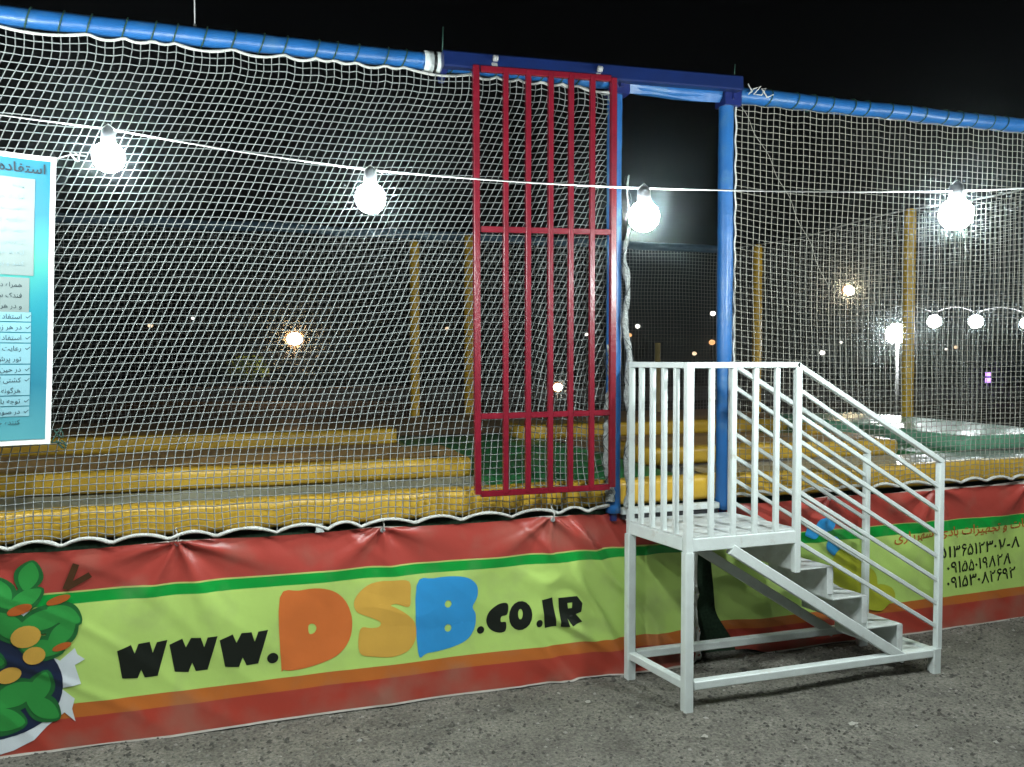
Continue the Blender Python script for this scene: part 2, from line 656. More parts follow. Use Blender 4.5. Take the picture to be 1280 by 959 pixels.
# Persian shaping: base letter -> (isolated, final, initial, medial)
_P = {'ا': 'ﺍﺎ', 'آ': 'ﺁﺂ', 'ب': 'ﺏﺐﺑﺒ', 'پ': 'ﭖﭗﭘﭙ', 'ت': 'ﺕﺖﺗﺘ', 'ج': 'ﺝﺞﺟﺠ', 'ح': 'ﺡﺢﺣﺤ', 'خ': 'ﺥﺦﺧﺨ', 'د': 'ﺩﺪ', 'ر': 'ﺭﺮ', 'ز': 'ﺯﺰ', 'ژ': 'ﮊﮋ',
      'س': 'ﺱﺲﺳﺴ', 'ش': 'ﺵﺶﺷﺸ', 'ص': 'ﺹﺺﺻﺼ', 'ع': 'ﻉﻊﻋﻌ', 'ف': 'ﻑﻒﻓﻔ', 'ق': 'ﻕﻖﻗﻘ', 'ک': 'ﮎﮏﮐﮑ', 'گ': 'ﮒﮓﮔﮕ', 'ل': 'ﻝﻞﻟﻠ', 'م': 'ﻡﻢﻣﻤ', 'ن': 'ﻥﻦﻧﻨ',
      'و': 'ﻭﻮ', 'ه': 'ﻩﻪﻫﻬ', 'ی': 'ﯼﯽﯾﯿ', 'ط': 'ﻁﻂﻃﻄ', 'ض': 'ﺽﺾﺿﻀ', 'غ': 'ﻍﻎﻏﻐ'}
def persian(s_):
    out = []
    for i, ch in enumerate(s_):
        if ch not in _P:
            out.append(ch)
            continue
        prev = i > 0 and s_[i - 1] in _P and len(_P[s_[i - 1]]) == 4
        nxt = i + 1 < len(s_) and s_[i + 1] in _P and len(_P[ch]) == 4
        k = (3 if nxt else 1) if prev else (2 if nxt else 0)
        out.append(_P[ch][k])
    return ''.join(reversed(out))


# left banner
bl = thing('vinyl_banner', 'red and lime banner printed www.DSB.co.ir under the net left of the stairs', 'banner', (.3, YB, 0))
mb = MB()
mb.sheet(lambda u, v: left_pt(-2.1 + 4.575 * u, .905 * v), 400, 80)
sheet = mb.build('sheet', M['print_left'], bl)
# object space heights stay true because the thing stands on z = 0
mb = MB()
mb.sheet(lambda u, v: left_pt(2.415 + .062 * u, .004 + .89 * v, .003), 6, 40)
mb.build('edge_strip', M['white_vinyl'], bl)
for e in EYE_L[1:]:
    mb = MB()
    p = left_pt(e, .888, .006)
    mb.lathe((0, 0, 0), [(.006, 0), (.013, .0), (.013, .004), (.006, .004)], 12)
    for i, q in enumerate(mb.v):
        mb.v[i] = V((p.x + q.x, p.y - q.z, p.z + q.y))
    ey = mb.build('eyelet', M['pole'], bl)
    mb = MB()
    mb.tube([p + V((0, -.006, 0)), p + V((.006, -.012, .03)), p + V((-.006, .0, .065)), p + V((.0, .04, .08))], .004, 6)
    mb.build('tie_cord', M['rope'], bl)

W1 = [(-.568, .422), (-.511, .442), (-.496, .4), (-.48, .442), (-.433, .444), (-.421, .391), (-.403, .438), (-.358, .442), (-.401, .283), (-.456, .282), (-.47, .321), (-.485, .283), (-.549, .291)]
W2 = [(-.35, .418), (-.294, .44), (-.279, .398), (-.256, .442), (-.213, .441), (-.199, .394), (-.183, .44), (-.139, .443), (-.185, .286), (-.237, .284), (-.252, .324), (-.269, .282), (-.328, .29)]
W3 = [(-.13, .422), (-.072, .445), (-.055, .402), (-.032, .447), (.013, .446), (.027, .398), (.044, .445), (.089, .448), (.042, .288), (-.011, .286), (-.028, .326), (-.045, .284), (-.107, .292)]
LD = [(.144, .602), (.236, .629), (.332, .631), (.414, .597), (.467, .53), (.489, .441), (.474, .349), (.412, .278), (.307, .244), (.203, .234), (.159, .242), (.148, .263)]
LDh = [(.278, .448), (.301, .453), (.316, .432), (.305, .407), (.281, .405)]
LS = [(.772, .623), (.677, .631), (.583, .621), (.521, .579), (.498, .534), (.513, .486), (.567, .457), (.626, .424), (.621, .399), (.582, .397), (.528, .398), (.524, .28), (.597, .251), (.691, .241), (.771, .267), (.807, .327), (.804, .4), (.764, .452), (.708, .49), (.68, .504), (.708, .511), (.772, .492), (.78, .547)]
LB = [(.812, .597), (.902, .627), (1.001, .632), (1.084, .616), (1.131, .571), (1.134, .513), (1.109, .458), (1.126, .416), (1.121, .342), (1.075, .281), (.983, .251), (.868, .24), (.819, .249)]
Lc = [(1.302, .453), (1.254, .457), (1.202, .424), (1.185, .376), (1.202, .33), (1.245, .304), (1.288, .307), (1.292, .354), (1.264, .36), (1.268, .389), (1.299, .398)]
LI = [(1.491, .454), (1.55, .462), (1.576, .302), (1.509, .3)]
LR = [(1.587, .455), (1.7, .455), (1.731, .414), (1.722, .367), (1.692, .356), (1.731, .311), (1.667, .297), (1.64, .338), (1.650, .296), (1.6, .296)]
LRh = [(1.640, .423), (1.67, .423), (1.667, .393), (1.645, .392)]
def letter(loops, k, m='black', off=.0022):
    return drape(shape(loops), left_pt, 'letter', INK[m], bl, off)
for wl in (W1, W2, W3):
    letter([wl], 0)
letter([ell(.109, .306, .026, .026)], 0)
letter([spline_round(LD), spline_round(LDh, 3)], 0, 'orange')
letter([spline_round(LS)], 0, 'gold')
letter([spline_round(LB), ell(.978, .487, .018, .02), ell(.978, .358, .018, .02)], 0, 'blue')
letter([ell(1.154, .327, .02, .02)], 0)
letter([spline_round(Lc)], 0)
letter([ell(1.372, .382, .064, .078), ell(1.372, .39, .013, .028)], 0)
letter([ell(1.477, .329, .019, .02)], 0)
letter([LI], 0)
letter([LR, LRh], 0)

# printed burst at the left end: torn white paper round a dark hole with plain leaves and round fruit
paper = [(-.839, .43), (-.80, .405), (-.74, .457), (-.73, .427), (-.7, .401), (-.741, .378), (-.717, .29), (-.797, .277), (-.743, .225), (-.754, .181), (-.74, .122), (-.784, .168), (-.854, .116), (-.903, .067), (-.981, .035), (-1.06, .02), (-1.2, .03), (-1.33, .09), (-1.42, .08), (-1.40, .2), (-1.5, .27), (-1.41, .38), (-1.45, .5), (-1.36, .55), (-1.33, .66), (-1.2, .62), (-1.08, .72), (-1.0, .64), (-.93, .69), (-.9, .6)]
hole = [(-1.03, .6), (-.90, .5), (-.825, .42), (-.79, .322), (-.803, .222), (-.853, .15), (-.941, .105), (-1.06, .085), (-1.2, .1), (-1.32, .17), (-1.37, .3), (-1.36, .42), (-1.28, .54), (-1.15, .6)]
bp = drape(shape([paper]), left_pt, 'torn_paper_print', INK['white'], bl, .003)
drape(shape([spline_round(hole, 3)]), left_pt, 'dark_hole_print', INK['navy'], bl, .0045)
def leafp(cx, cz, ln, wd, a, m='leaf', off=.0065):
    pts = [(-.5, 0), (-.3, .34), (0, .5), (.28, .36), (.5, 0), (.28, -.36), (0, -.5), (-.3, -.34)]
    ca, sa = math.cos(a), math.sin(a)
    pts = spline_round([(cx + p[0] * ln * ca - p[1] * wd * sa, cz + p[0] * ln * sa + p[1] * wd * ca) for p in pts], 3)
    drape(shape([pts]), left_pt, 'leaf_print', INK[m], bl, off)
rr = random.Random(3)
for cx, cz, ln, wd, a in [(-.915, .80, .13, .1, 1.3), (-.93, .70, .15, .09, .5), (-.86, .60, .2, .11, .25), (-.78, .615, .15, .1, -.6), (-.79, .53, .16, .1, .8), (-.87, .47, .17, .1, -.2),
                          (-.99, .58, .2, .12, 2.3), (-1.02, .73, .14, .1, 1.9), (-.98, .27, .2, .13, .3), (-.88, .29, .15, .1, 1.2), (-1.03, .17, .19, .12, -.3), (-.87, .2, .16, .1, -.7),
                          (-1.12, .45, .22, .13, 2.8), (-1.2, .3, .2, .13, .4), (-1.18, .62, .2, .12, 2.), (-1.27, .45, .2, .1, 1.)]:
    leafp(cx, cz, ln + .02, wd + .018, a, 'leaf2', .006)
    leafp(cx, cz, ln, wd * .8, a + .04, 'leaf', .0075)
for cx, cz, rx, rz, m in [(-.93, .53, .06, .05, 'gold'), (-.90, .44, .045, .04, 'gold'), (-1.0, .36, .05, .035, 'gold'), (-.8, .685, .05, .018, 'rust'), (-.95, .655, .05, .022, 'rust'), (-.79, .47, .04, .016, 'rust'), (-1.1, .3, .06, .05, 'gold')]:
    drape(shape([ell(cx, cz, rx, rz, .3)]), left_pt, 'fruit_print', INK[m], bl, .0095)
for a_, b_ in [((-.77, .73), (-.725, .845)), ((-.77, .735), (-.67, .79))]:
    d_ = (V(b_) - V(a_)).normalized()
    n_ = V((-d_.y, d_.x)) * .014
    a_, b_ = V(a_), V(b_)
    drape(shape([[tuple(a_ + n_), tuple(b_ + n_), tuple(b_ - n_), tuple(a_ - n_)]]), left_pt, 'twig_print', INK['brown'], bl, .0085)

# right banner
br = thing('vinyl_banner', 'red, green and lime banner with three phone numbers hanging behind and right of the stairs', 'banner', (4.2, YB, 0))
mb = MB()
mb.sheet(lambda u, v: right_pt(2.52 + 3.6 * u, .905 * v), 310, 80)
mb.build('sheet', M['print_right'], br)
for e in EYE_R[:4]:
    mb = MB()
    p = right_pt(e, .888, .006)
    mb.lathe((0, 0, 0), [(.006, 0), (.013, .0), (.013, .004), (.006, .004)], 12)
    for i, q in enumerate(mb.v):
        mb.v[i] = V((p.x + q.x, p.y - q.z, p.z + q.y))
    mb.build('eyelet', M['pole'], br)
def banner_line(s_, x0, x1, z, h, m, bold, name, sh=0.):
    c = text_curve(s_, 1, bold)
    t = bpy.data.objects.new('tmp', c)
    COL.objects.link(t)
    bpy.context.view_layer.update()
    wd = t.dimensions.x
    lo = min(q[0] for q in t.bound_box)
    bpy.data.objects.remove(t)
    k = (x1 - x0) / wd
    return drape(c, right_pt, name, INK[m], br, .0035, .04, (x0 - lo * k, z), k, h, sh)
def stroke(pts, wd):
    """outline of a brush stroke along pts"""
    pts = [V((*p, 0)) for p in pts]
    lf, rg = [], []
    for i, p in enumerate(pts):
        t = (pts[min(i + 1, len(pts) - 1)] - pts[max(i - 1, 0)]).normalized()
        q = V((-t.y, t.x, 0)) * wd / 2
        lf.append((p.x + q.x, p.y + q.y))
        rg.append((p.x - q.x, p.y - q.y))
    return lf + rg[::-1]
SIX = stroke([(.36, .62), (.27, .68), (.16, .67), (.09, .59), (.11, .49), (.22, .43), (.40, .45), (.27, .37), (.17, .24), (.10, .0)], .1)
def phone_line(s_, x0, x1, z, h, sh):
    """one line of a phone number, each printed digit its own part"""
    items, cur = [], 0.
    for ch in s_:
        if ch == '۶':
            items.append((shape([SIX]), cur))
            cur += .46
            continue
        c = text_curve(ch, 1, .012)
        t = bpy.data.objects.new('tmp', c)
        COL.objects.link(t)
        bpy.context.view_layer.update()
        lo, hi = min(q[0] for q in t.bound_box), max(q[0] for q in t.bound_box)
        bpy.data.objects.remove(t)
        items.append((c, cur - lo))
        cur += hi - lo + .085
    k = (x1 - x0) / cur
    for c, o_ in items:
        xx = x0 + o_ * k
        drape(c, right_pt, 'printed_digit', INK['black'], br, .0025, .04, (xx, z + (xx - x0) * sh), k, h, sh)
phone_line('۰۵۱۳۶۵۱۲۳۰۷-۸', 4.19, 4.93, .452, .105, .025)
phone_line('۰۹۱۵۵۰۱۹۸۲۸', 4.28, 4.86, .352, .105, .025)
phone_line('۰۹۱۵۳۰۸۲۶۹۲', 4.28, 4.90, .254, .105, .025)
tag(banner_line(persian('ساخت قطعات و تجهیزات بادی شهربازی'), 3.86, 5.4, .59, .08, 'rust', .008, 'printed_line', .01), kind='stuff')
# plain paint splashes in the colours of the print behind the stairs
def blob(cx, cz, rx, rz, m, k, off):
    g = random.Random(k)
    pts = [(cx + rx * math.cos(t) * g.uniform(.8, 1.15), cz + rz * math.sin(t) * g.uniform(.8, 1.15)) for t in [2 * math.pi * i / 9 for i in range(9)]]
    drape(shape([spline_round(pts, 3)]), right_pt, 'paint_splash', INK[m], br, off)
for i, b_ in enumerate([(3.33, .735, .07, .05, 'blue'), (3.23, .70, .05, .04, 'blue'), (3.40, .60, .065, .055, 'blue'), (3.5, .50, .13, .08, 'olive'), (3.58, .36, .16, .12, 'olive'), (3.72, .25, .13, .08, 'olive'), (3.38, .34, .12, .11, 'olive')]):
    blob(*b_[:5], i, .003 + .0012 * i)

# dark green shade-cloth skirt behind the banners
mb = MB()
mb.sheet(lambda u, v: V((-2.3 + 8.6 * u, 4.07 + .008 * nz1(u * 40, v * 2), .96 * v)), 120, 6)
tag(mb.build('mesh_skirt', M['skirt']), 'dark green mesh skirt under the trampoline edge, showing above the banners', 'skirt')

# ---------------------------------------------------------------- padded frame (rails and posts)
fr = thing('blue_frame', 'blue padded tubular frame with posts either side of the doorway holding up the nets', 'frame', (1.9, 3.97, .9))
YR = 3.97
def rail_z(x):
    return 3.207 + .010 * (x + 1)
def rail(x0, x1, r, name='rail', sag=0.):
    mb = MB()
    n = max(8, int((x1 - x0) / .03))
    pts, rs = [], []
    for i in range(n + 1):
        x = x0 + (x1 - x0) * i / n
        pts.append((x, YR + .004 * nz1(x * 3, 2), rail_z(x) + .004 * nz1(x * 2.2, 7) - sag * (1 - ((2 * i / n) - 1) ** 2)))
        rs.append(r * (1 + .06 * nz1(x * 9, 1) + .05 * nz1(x * 25, 4)))
    mb.tube(pts, rs, 18)
    return mb.build(name, M['blue_vinyl'], fr)
rail(-2.3, .862, .042)
rail(.958, 1.86, .042)
rail(1.95, 2.55, .047, 'lintel_rail', .012)
# drooping flap of the lintel pad
mb = MB()
mb.sheet(lambda u, v: V((1.96 + .585 * u, YR - .044 + .02 * v, rail_z(2.2) - .02 - v * (.035 + .018 * math.sin(u * 5 + 2.5) * (1 - u) + .01 * math.sin(3.1 * u)))), 24, 3)
mb.build('pad_flap', M['blue_vinyl'], fr)
rail(2.66, 6.35, .046)
# bare white joint sleeve on the left rail
mb = MB()
mb.lathe((.868, YR, rail_z(.9)), [(.052, -.012), (.052, .034)], 18, axis='X')
mb.lathe((.925, YR, rail_z(.9)), [(.052, -.004), (.052, .042)], 18, axis='X')
mb.build('joint_sleeve', M['white_paint'], fr)
mb = MB()
mb.lathe((.86, YR, rail_z(.9)), [(.034, 0), (.034, .1)], 14, axis='X')
mb.build('joint_core', M['socket'], fr)
def post(x, z0, z1, r, nm='post'):
    mb = MB()
    pts, rs = [], []
    n = 70
    for i in range(n + 1):
        z = z0 + (z1 - z0) * i / n
        pts.append((x + .003 * nz1(z * 2, x), YR, z))
        rs.append(r * (1 + .05 * nz1(z * 5, x) + .05 * nz1(z * 17, x)))
    mb.tube(pts, rs, 18)
    return mb.build(nm, M['blue_vinyl'], fr)
post(1.905, .90, 3.19, .041)
post(2.602, .88, 3.2, .043)
for x in (1.905, 2.602):
    mb = MB()
    mb.box((x + .01, YR - .005, rail_z(x) - .01), (.105, .105, .13))
    mb.box((x + .01, YR - .062, rail_z(x) - .03), (.02, .02, .03))
    mb.box((x - .03, YR - .06, rail_z(x) + .02), (.018, .016, .018))
    mb.build('clamp', M['navy_clamp'], fr)
    mb = MB()
    mb.box((x, YR, .885), (.03, .03, .06))
    mb.build('post_foot', M['navy_clamp'], fr)
# ties wound round the rails
mb = MB()
pts = []
for k in range(17):
    a = 2 * math.pi * k / 16
    pts.append((.014 * math.sin(a) - .01 * math.cos(a), .047 * math.cos(a), .047 * math.sin(a)))
mb.v = []
mb.tube([V(p) + ORIG[fr.name] for p in pts], .0035, 5, cap=False)
tie = mb.build('tie_cord', M['green_cord'], fr)
def tie_at(x):
    return V((x, YR, rail_z(x))) - ORIG[fr.name]
tie.location = tie_at(-1.9)
TIES = [-1.9]
x = -1.9
while x < 1.6:
    x += random.uniform(.085, .15)
    if .84 < x < .98:
        continue
    TIES.append(x)
    dup(tie, fr, tie_at(x) - tie.location)
x = 2.7
while x < 6.2:
    x += random.uniform(.1, .19)
    c = dup(tie, fr, tie_at(x) - tie.location)
    c.scale = (1, 1.06, 1.06)
# loose white cord knotted on the right post head
mb = MB()
p0 = V((2.69, YR - .07, rail_z(2.7) + .01))
mb.tube([p0 + V((.03 * math.sin(k * 2.1) + .015 * k, -.01 * math.cos(k * 3), .03 * math.cos(k * 1.7))) for k in range(11)], .004, 6)
mb.build('knotted_cord', M['rope'], fr)

# thin rod on the left rail
mb = MB()
mb.tube([(-.205, YR, 3.25), (-.205, YR, 3.8)], .003, 6)
mb.tube([(-.205, YR, 3.22), (-.205, YR, 3.27)], .007, 8)
tag(mb.build('thin_rod', M['pole']), 'thin upright wire rod standing on the blue rail at the upper left', 'rod')

# ---------------------------------------------------------------- front nets
def net_thing(name, label, loc):
    return thing(name, label, 'net', loc)


def lattice(cols, rows, P, ok, r, knots, mb, n=3):
    """cords of a knotted net through P(i, j)"""
    pt = {}
    for i in range(cols):
        for j in range(rows):
            p = P(i, j)
            if p is not None and ok(p):
                pt[i, j] = p
    def runs(seq):
        cur = []
        for k in seq:
            if k in pt:
                cur.append(pt[k])
            else:
                if len(cur) > 1:
                    mb.tube(cur, r, n, cap=False)
                cur = []
        if len(cur) > 1:
            mb.tube(cur, r, n, cap=False)
    for i in range(cols):
        runs([(i, j) for j in range(rows)])
    for j in range(rows):
        runs([(i, j) for i in range(cols)])
    if knots:
        for p in pt.values():
            k = knots
            vs = [p + V(d) * k for d in ((1, 0, 0), (0, 1, 0), (-1, 0, 0), (0, -1, 0), (0, 0, 1), (0, 0, -1))]
            mb.add(vs, [(0, 1, 4), (1, 2, 4), (2, 3, 4), (3, 0, 4), (1, 0, 5), (2, 1, 5), (3, 2, 5), (0, 3, 5)], True)


def pinned(x, pins, amp):
    lo = max([e for e in pins if e <= x], default=x - .1)
    hi = min([e for e in pins if e > x], default=x + .1)
    t = (x - lo) / max(hi - lo, .01)
    return amp * min(1, (hi - lo) / .16) * 4 * t * (1 - t)

YN = 3.945
BP = [-2.2]
while BP[-1] < 2.0:
    BP.append(BP[-1] + random.choice([.12, .16, .2, .24, .27]))
TP = sorted(random.Random(5).sample(TIES, int(len(TIES) * .8)))
def nl_bot(x):
    return .917 + pinned(x, BP, .030)
def nl_top(x):
    return rail_z(x) - .048 - pinned(x, TP, .022)
XL0, XL1 = -2.25, 1.885
dxn, dzn = .0352, .0345
LEAN = [0.]
for j in range(1, 67):
    t_ = j / 65
    LEAN.append(LEAN[-1] + .0345 * .47 * sstep(.06, .4, t_) * (1 - sstep(.93, 1., t_)))
def nl_P(i, j):
    t = j / 65
    # the net leans: cords climb to the right through the middle of the sheet
    x = XL0 - 1.1 + i * dxn
    x = x + LEAN[j] + .012 * nz1(x * 2.5, t * 5, 2)
    # bunching against the doorway post
    g = sstep(1.3, 1.9, x)
    x = x - g * .10 * math.sin(math.pi * t) * math.sin(4.2 * t + .4) - g * .05 * nz1(x * 4, t * 4, 6)
    zb, zt = nl_bot(x), nl_top(x)
    base = .925 + t * (3.165 - .925)
    z = base + (zb - .925) * math.exp(-t / .05) + (zt - 3.165) * math.exp(-(1 - t) / .05)
    z += math.sin(math.pi * t) * (.045 * (x - .3) + .03 * nz1(x * 1.3, t * 3, 8))
    z -= g * .10 * math.sin(math.pi * t) * math.sin(4 * t + 1) + g * .03 * nz1(x * 9, t * 7, 3)
    y = YN + .022 * nz1(x * 1.2, z * 1.2, 5) + .05 * math.sin(math.pi * t) * g + .006 * nz1(x * 6, z * 6, 1)
    h = V((i * 1.37, j * 2.11, .5))
    return V((x + .003 * noise.noise(h), y, z + .003 * noise.noise(h * 1.3)))
nl = net_thing('safety_net', 'large white knotted net left of the doorway, slanting between blue rail and yellow edge', (0, YN, .93))
mb = MB()
lattice(int((XL1 - XL0 + 1.2) / dxn), 66, nl_P, lambda p: XL0 < p.x < XL1, .0028, .0046, mb)
tag(mb.build('net_cords', M['net'], nl), kind='stuff')
mb = MB()
xs = [XL0 + .02 * i for i in range(int((XL1 - XL0) / .02) + 1)]
mb.tube([(x, YN, nl_bot(x)) for x in xs], [.0085 + .003 * nz1(x * 14) for x in xs], 6)
mb.build('bottom_hem', M['rope'], nl)
mb = MB()
mb.tube([(x, YN, nl_top(x)) for x in xs], [.007 + .002 * nz1(x * 14, 3) for x in xs], 6)
mb.build('top_hem', M['rope'], nl)
# gathered edge beside the doorway: a lumpy roll of net bound with cord
def roll(pts_fn, n, r, nm, seed):
    mb = MB()
    pts, rs = [], []
    for i in range(n + 1):
        t = i / n
        pts.append(pts_fn(t))
        rs.append(r * (.7 + .5 * abs(math.sin(t * n * .21 + seed + 2 * nz1(t * 5, seed))) + .6 * nz1(t * 26, seed)) * (1 - .75 * sstep(.6, 1, t)))
    mb.tube(pts, rs, 10)
    ob = mb.build(nm, M['bundle'], nl)
    mb = MB()
    m_ = int(n * .9)
    for s_ in (1, -1):
        mb.tube([V(pts_fn(i / m_)) + V((math.cos(s_ * i * .55), math.sin(s_ * i * .55), 0)) * r * 1.12 for i in range(m_ + 1)], .0016, 4, cap=False)
    mb.build('binding_cord', M['black_cord'], nl)
roll(lambda t: V((1.962 + .012 * math.sin(t * 7) + .012 * math.sin(t * 31), YN - .03, (.93 + 1.8 * t))), 110, .017, 'gathered_roll', 1)
roll(lambda t: V((1.858 + .012 * math.sin(t * 9 + 1), YN - .012, .97 + .85 * t)), 50, .024, 'gathered_roll', 2)
# small white hook showing below the hem
mb = MB()
mb.box((.337, 4.02, .915), (.034, .02, .06))
mb.box((.337, 4.01, .888), (.044, .03, .012))
tag(mb.build('white_bracket', M['white_paint']), 'small white bracket under the net hem above the printed letter D', 'bracket')

# right net
NRP = [2.64]
while NRP[-1] < 6.3:
    NRP.append(NRP[-1] + random.uniform(.12, .3))
def nr_top(x):
    return rail_z(x) - .05 - pinned(x, NRP, .012)
def nr_bot(x):
    return .945 + pinned(x, BP if x < 2 else NRP, .025)
def nr_P(i, j):
    t = j / 63
    x = 2.652 + i * .0415 + .007 * nz1(i * .25, t * 6, 3)
    zb, zt = nr_bot(x), nr_top(x)
    z = .945 + t * (3.195 - .945) + (zb - .945) * math.exp(-t / .05) + (zt - 3.195) * math.exp(-(1 - t) / .06)
    # sags away from the corner it hangs by
    z -= .10 * math.sin(math.pi * t) * (1 - math.exp(-(x - 2.65) / .7)) * math.exp(-(x - 2.65) / 2.5)
    z += .015 * math.sin(math.pi * t) * nz1(x * 1.5, t * 4, 6)
    x += .02 * math.sin(math.pi * t) * nz1(t * 3, x * .8, 9) - .03 * math.exp(-(x - 2.65) / .15) * math.sin(math.pi * t) * 0
    return V((x, YN + .02 * nz1(x, z, 4), z))
nr = net_thing('safety_net', 'cream knotted net right of the doorway, hung square from the blue rail', (4, YN, .94))
mb = MB()
lattice(89, 64, nr_P, lambda p: True, .0024, .0036, mb)
tag(mb.build('net_cords', M['net_right'], nr), kind='stuff')
xs = [2.65 + .02 * i for i in range(184)]
mb = MB()
mb.tube([(x, YN, nr_bot(x)) for x in xs], [.010 + .002 * nz1(x * 14) for x in xs], 6)
mb.build('bottom_hem', M['rope'], nr)
mb = MB()
mb.tube([(2.65 + .004 * math.sin(k), YN, .95 + k * .0235) for k in range(96)], .006, 5)
mb.build('side_hem', M['rope'], nr)
mb = MB()
mb.tube([(2.67 + .0095 * k + .01 * math.sin(k * .4), YN - .006, 3.18 - .0128 * k - .00004 * k * k) for k in range(66)], .0016, 4)
mb.build('seam_cord', M['net_right'], nr)

# ---------------------------------------------------------------- back of the enclosure
bf = thing('back_frame', 'far blue-grey padded rail and thin side line of the enclosure seen through the nets', 'frame', (2, 9.5, .9))
mb = MB()
mb.tube([(x * .1, 9.5, 3.22 + .02 * nz1(x * .13)) for x in range(-50, 64)], [.055 + .008 * nz1(x * .7) for x in range(-50, 64)], 10)
mb.build('back_rail', mat('faded_blue_vinyl', (.05, .1, .15), .5, var=.2), bf)
mb = MB()
mb.tube([(6.3, 3.97 + 5.5 * k / 30, 3.23 - .05 * math.sin(math.pi * k / 15) ** 2) for k in range(31)], .008, 6)
mb.build('side_rope', M['rope'], bf)
bn = net_thing('safety_net', 'fine grey net closing the far side of the trampolines behind the doorway', (2, 9.5, .9))
mb = MB()
lattice(240, 50, lambda i, j: V((-4.9 + i * .047 + .02 * nz1(i * .1, j * .1), 9.5 + .02 * nz1(i * .06, j * .06, 2), .9 + j * .0465 + .03 * nz1(i * .04, j * .03, 5))), lambda p: True, .0022, 0, mb)
tag(mb.build('net_cords', M['net_back'], bn), kind='stuff')
sn = net_thing('safety_net', 'grey side net at the right end of the enclosure between the two right yellow posts', (6.3, 6.5, .9))
mb = MB()
lattice(118, 50, lambda i, j: V((6.3, 4. + i * .047, .9 + j * .0465 - .05 * (math.sin(math.pi * i / 59) ** 2) * j / 50)), lambda p: True, .0017, 0, mb)
tag(mb.build('net_cords', M['net_back'], sn), kind='stuff')

def padded_post(x, y, z1, label):
    t = thing('padded_post', label, 'post', (x, y, 0), 'yellow padded posts at the back')
    mb = MB()
    n = 36
    mb.tube([(x, y, .9 + (z1 - .9) * k / n) for k in range(n + 1)], [.056 * (1 + .06 * nz1(k * .5, x)) for k in range(n + 1)], 14)
    mb.build('pad', M['yellow_post'], t)
    mb = MB()
    mb.lathe((x, y, z1), [(.05, 0), (.045, .012), (.02, .02)], 12)
    mb.build('cap', M['yellow_post'], t)
    mb = MB()
    mb.tube([(x, y, 0), (x, y, .9)], .03, 10)
    mb.build('steel_foot', M['pole'], t)
padded_post(1.91, 9.4, 3.12, 'yellow padded post standing alone behind the slanting white net')
padded_post(2.575, 9.4, 3.22, 'yellow padded post just left of the red barred gate')
padded_post(6.24, 8.78, 3.18, 'amber padded post between the blue doorway post and the lamp')
padded_post(6.24, 6.30, 3.2, 'tall yellow padded post beside the large white lamp on the right')

# ---------------------------------------------------------------- trampolines
def pad(x0, x1, y0, y1, z0, z1, name, m, parent=None, r=.035, amp=.008, seed=0.):
    """a soft foam pad, rounded and slightly wavy"""
    mb = MB()
    prof = []
    for cx, cz, a0 in ((y1 - r, z1 - r, 0), (y0 + r, z1 - r, 90), (y0 + r, z0 + r, 180), (y1 - r, z0 + r, 270)):
        for k in range(5):
            a = R(a0 + 90 * k / 4)
            prof.append((cx + r * math.cos(a), cz + r * math.sin(a)))
    n = max(4, int((x1 - x0) / .06))
    vs, N = [], len(prof)
    for i in range(n + 1):
        x = x0 + (x1 - x0) * i / n
        e = 1 if 0 < i < n else .94
        for q in prof:
            dy = amp * nz1(x * 1.7, q[0] * 3, seed) + amp * .6 * nz1(x * 5, q[1] * 4, seed + 3)
            dz = amp * nz1(x * 1.4, q[0] * 2, seed + 8) + amp * .5 * nz1(x * 6, q[0] * 6, seed + 2)
            cy, cz = (y0 + y1) / 2, (z0 + z1) / 2
            vs.append(V((x, cy + (q[0] - cy) * e + dy, cz + (q[1] - cz) * e + dz)))
    fs = [(i * N + k, (i + 1) * N + k, (i + 1) * N + (k + 1) % N, i * N + (k + 1) % N) for i in range(n) for k in range(N)]
    fs += [tuple(range(N)), tuple(n * N + k for k in range(N - 1, -1, -1))]
    mb.add(vs, fs, True)
    return mb.build(name, m, parent)

M['brown_top'] = mat('brown_top_vinyl', (.38, .22, .075), .5, var=.2, vscale=4, bump=.3, bscale=8)
def edge_pad(label, segs, y0, y1, z0, z1, m, group=None, amp=.006, top=True):
    t = thing('foam_pad', label, 'pad', ((segs[0] + segs[-1]) / 2, (y0 + y1) / 2, z0), group)
    if top:
        mb = MB()
        mb.sheet(lambda u, v: V((segs[0] + .03 + (segs[-1] - segs[0] - .06) * u, y0 + .09 + (y1 - y0 - .12) * v, z1 + .006 + .004 * nz1(u * 9, v * 2))), 40, 6)
        mb.build('top_cover', M['brown_top'], t)
    for k in range(len(segs) - 1):
        pad(segs[k] + .003, segs[k + 1] - .003, y0, y1, z0, z1, 'pad_section', m, t, seed=segs[k], amp=amp)
    return t
GP = 'yellow edge pads of the trampolines'
edge_pad('long bright yellow foam pad along the front edge of the trampolines', [-2.3, 1.93, 6.25], 4.0, 4.13, .925, 1.068, M['yellow'], GP, .010, False)
edge_pad('near yellow foam pad lying between two beds left of the green walkway', [-2.6, 1.25], 4.50, 5.18, 1.05, 1.165, M['yellow'], GP)
edge_pad('far yellow foam pad behind the left trampoline bed', [-3.2, 1.15], 6.38, 6.85, 1.05, 1.175, M['yellow'], GP)
edge_pad('yellow foam pad across the doorway behind the green walkway', [2.45, 4.45], 4.55, 5.18, 1.05, 1.165, M['yellow'], GP)
edge_pad('farthest yellow foam pad seen through the doorway', [2.2, 4.9], 6.38, 6.85, 1.05, 1.175, M['yellow'], GP)
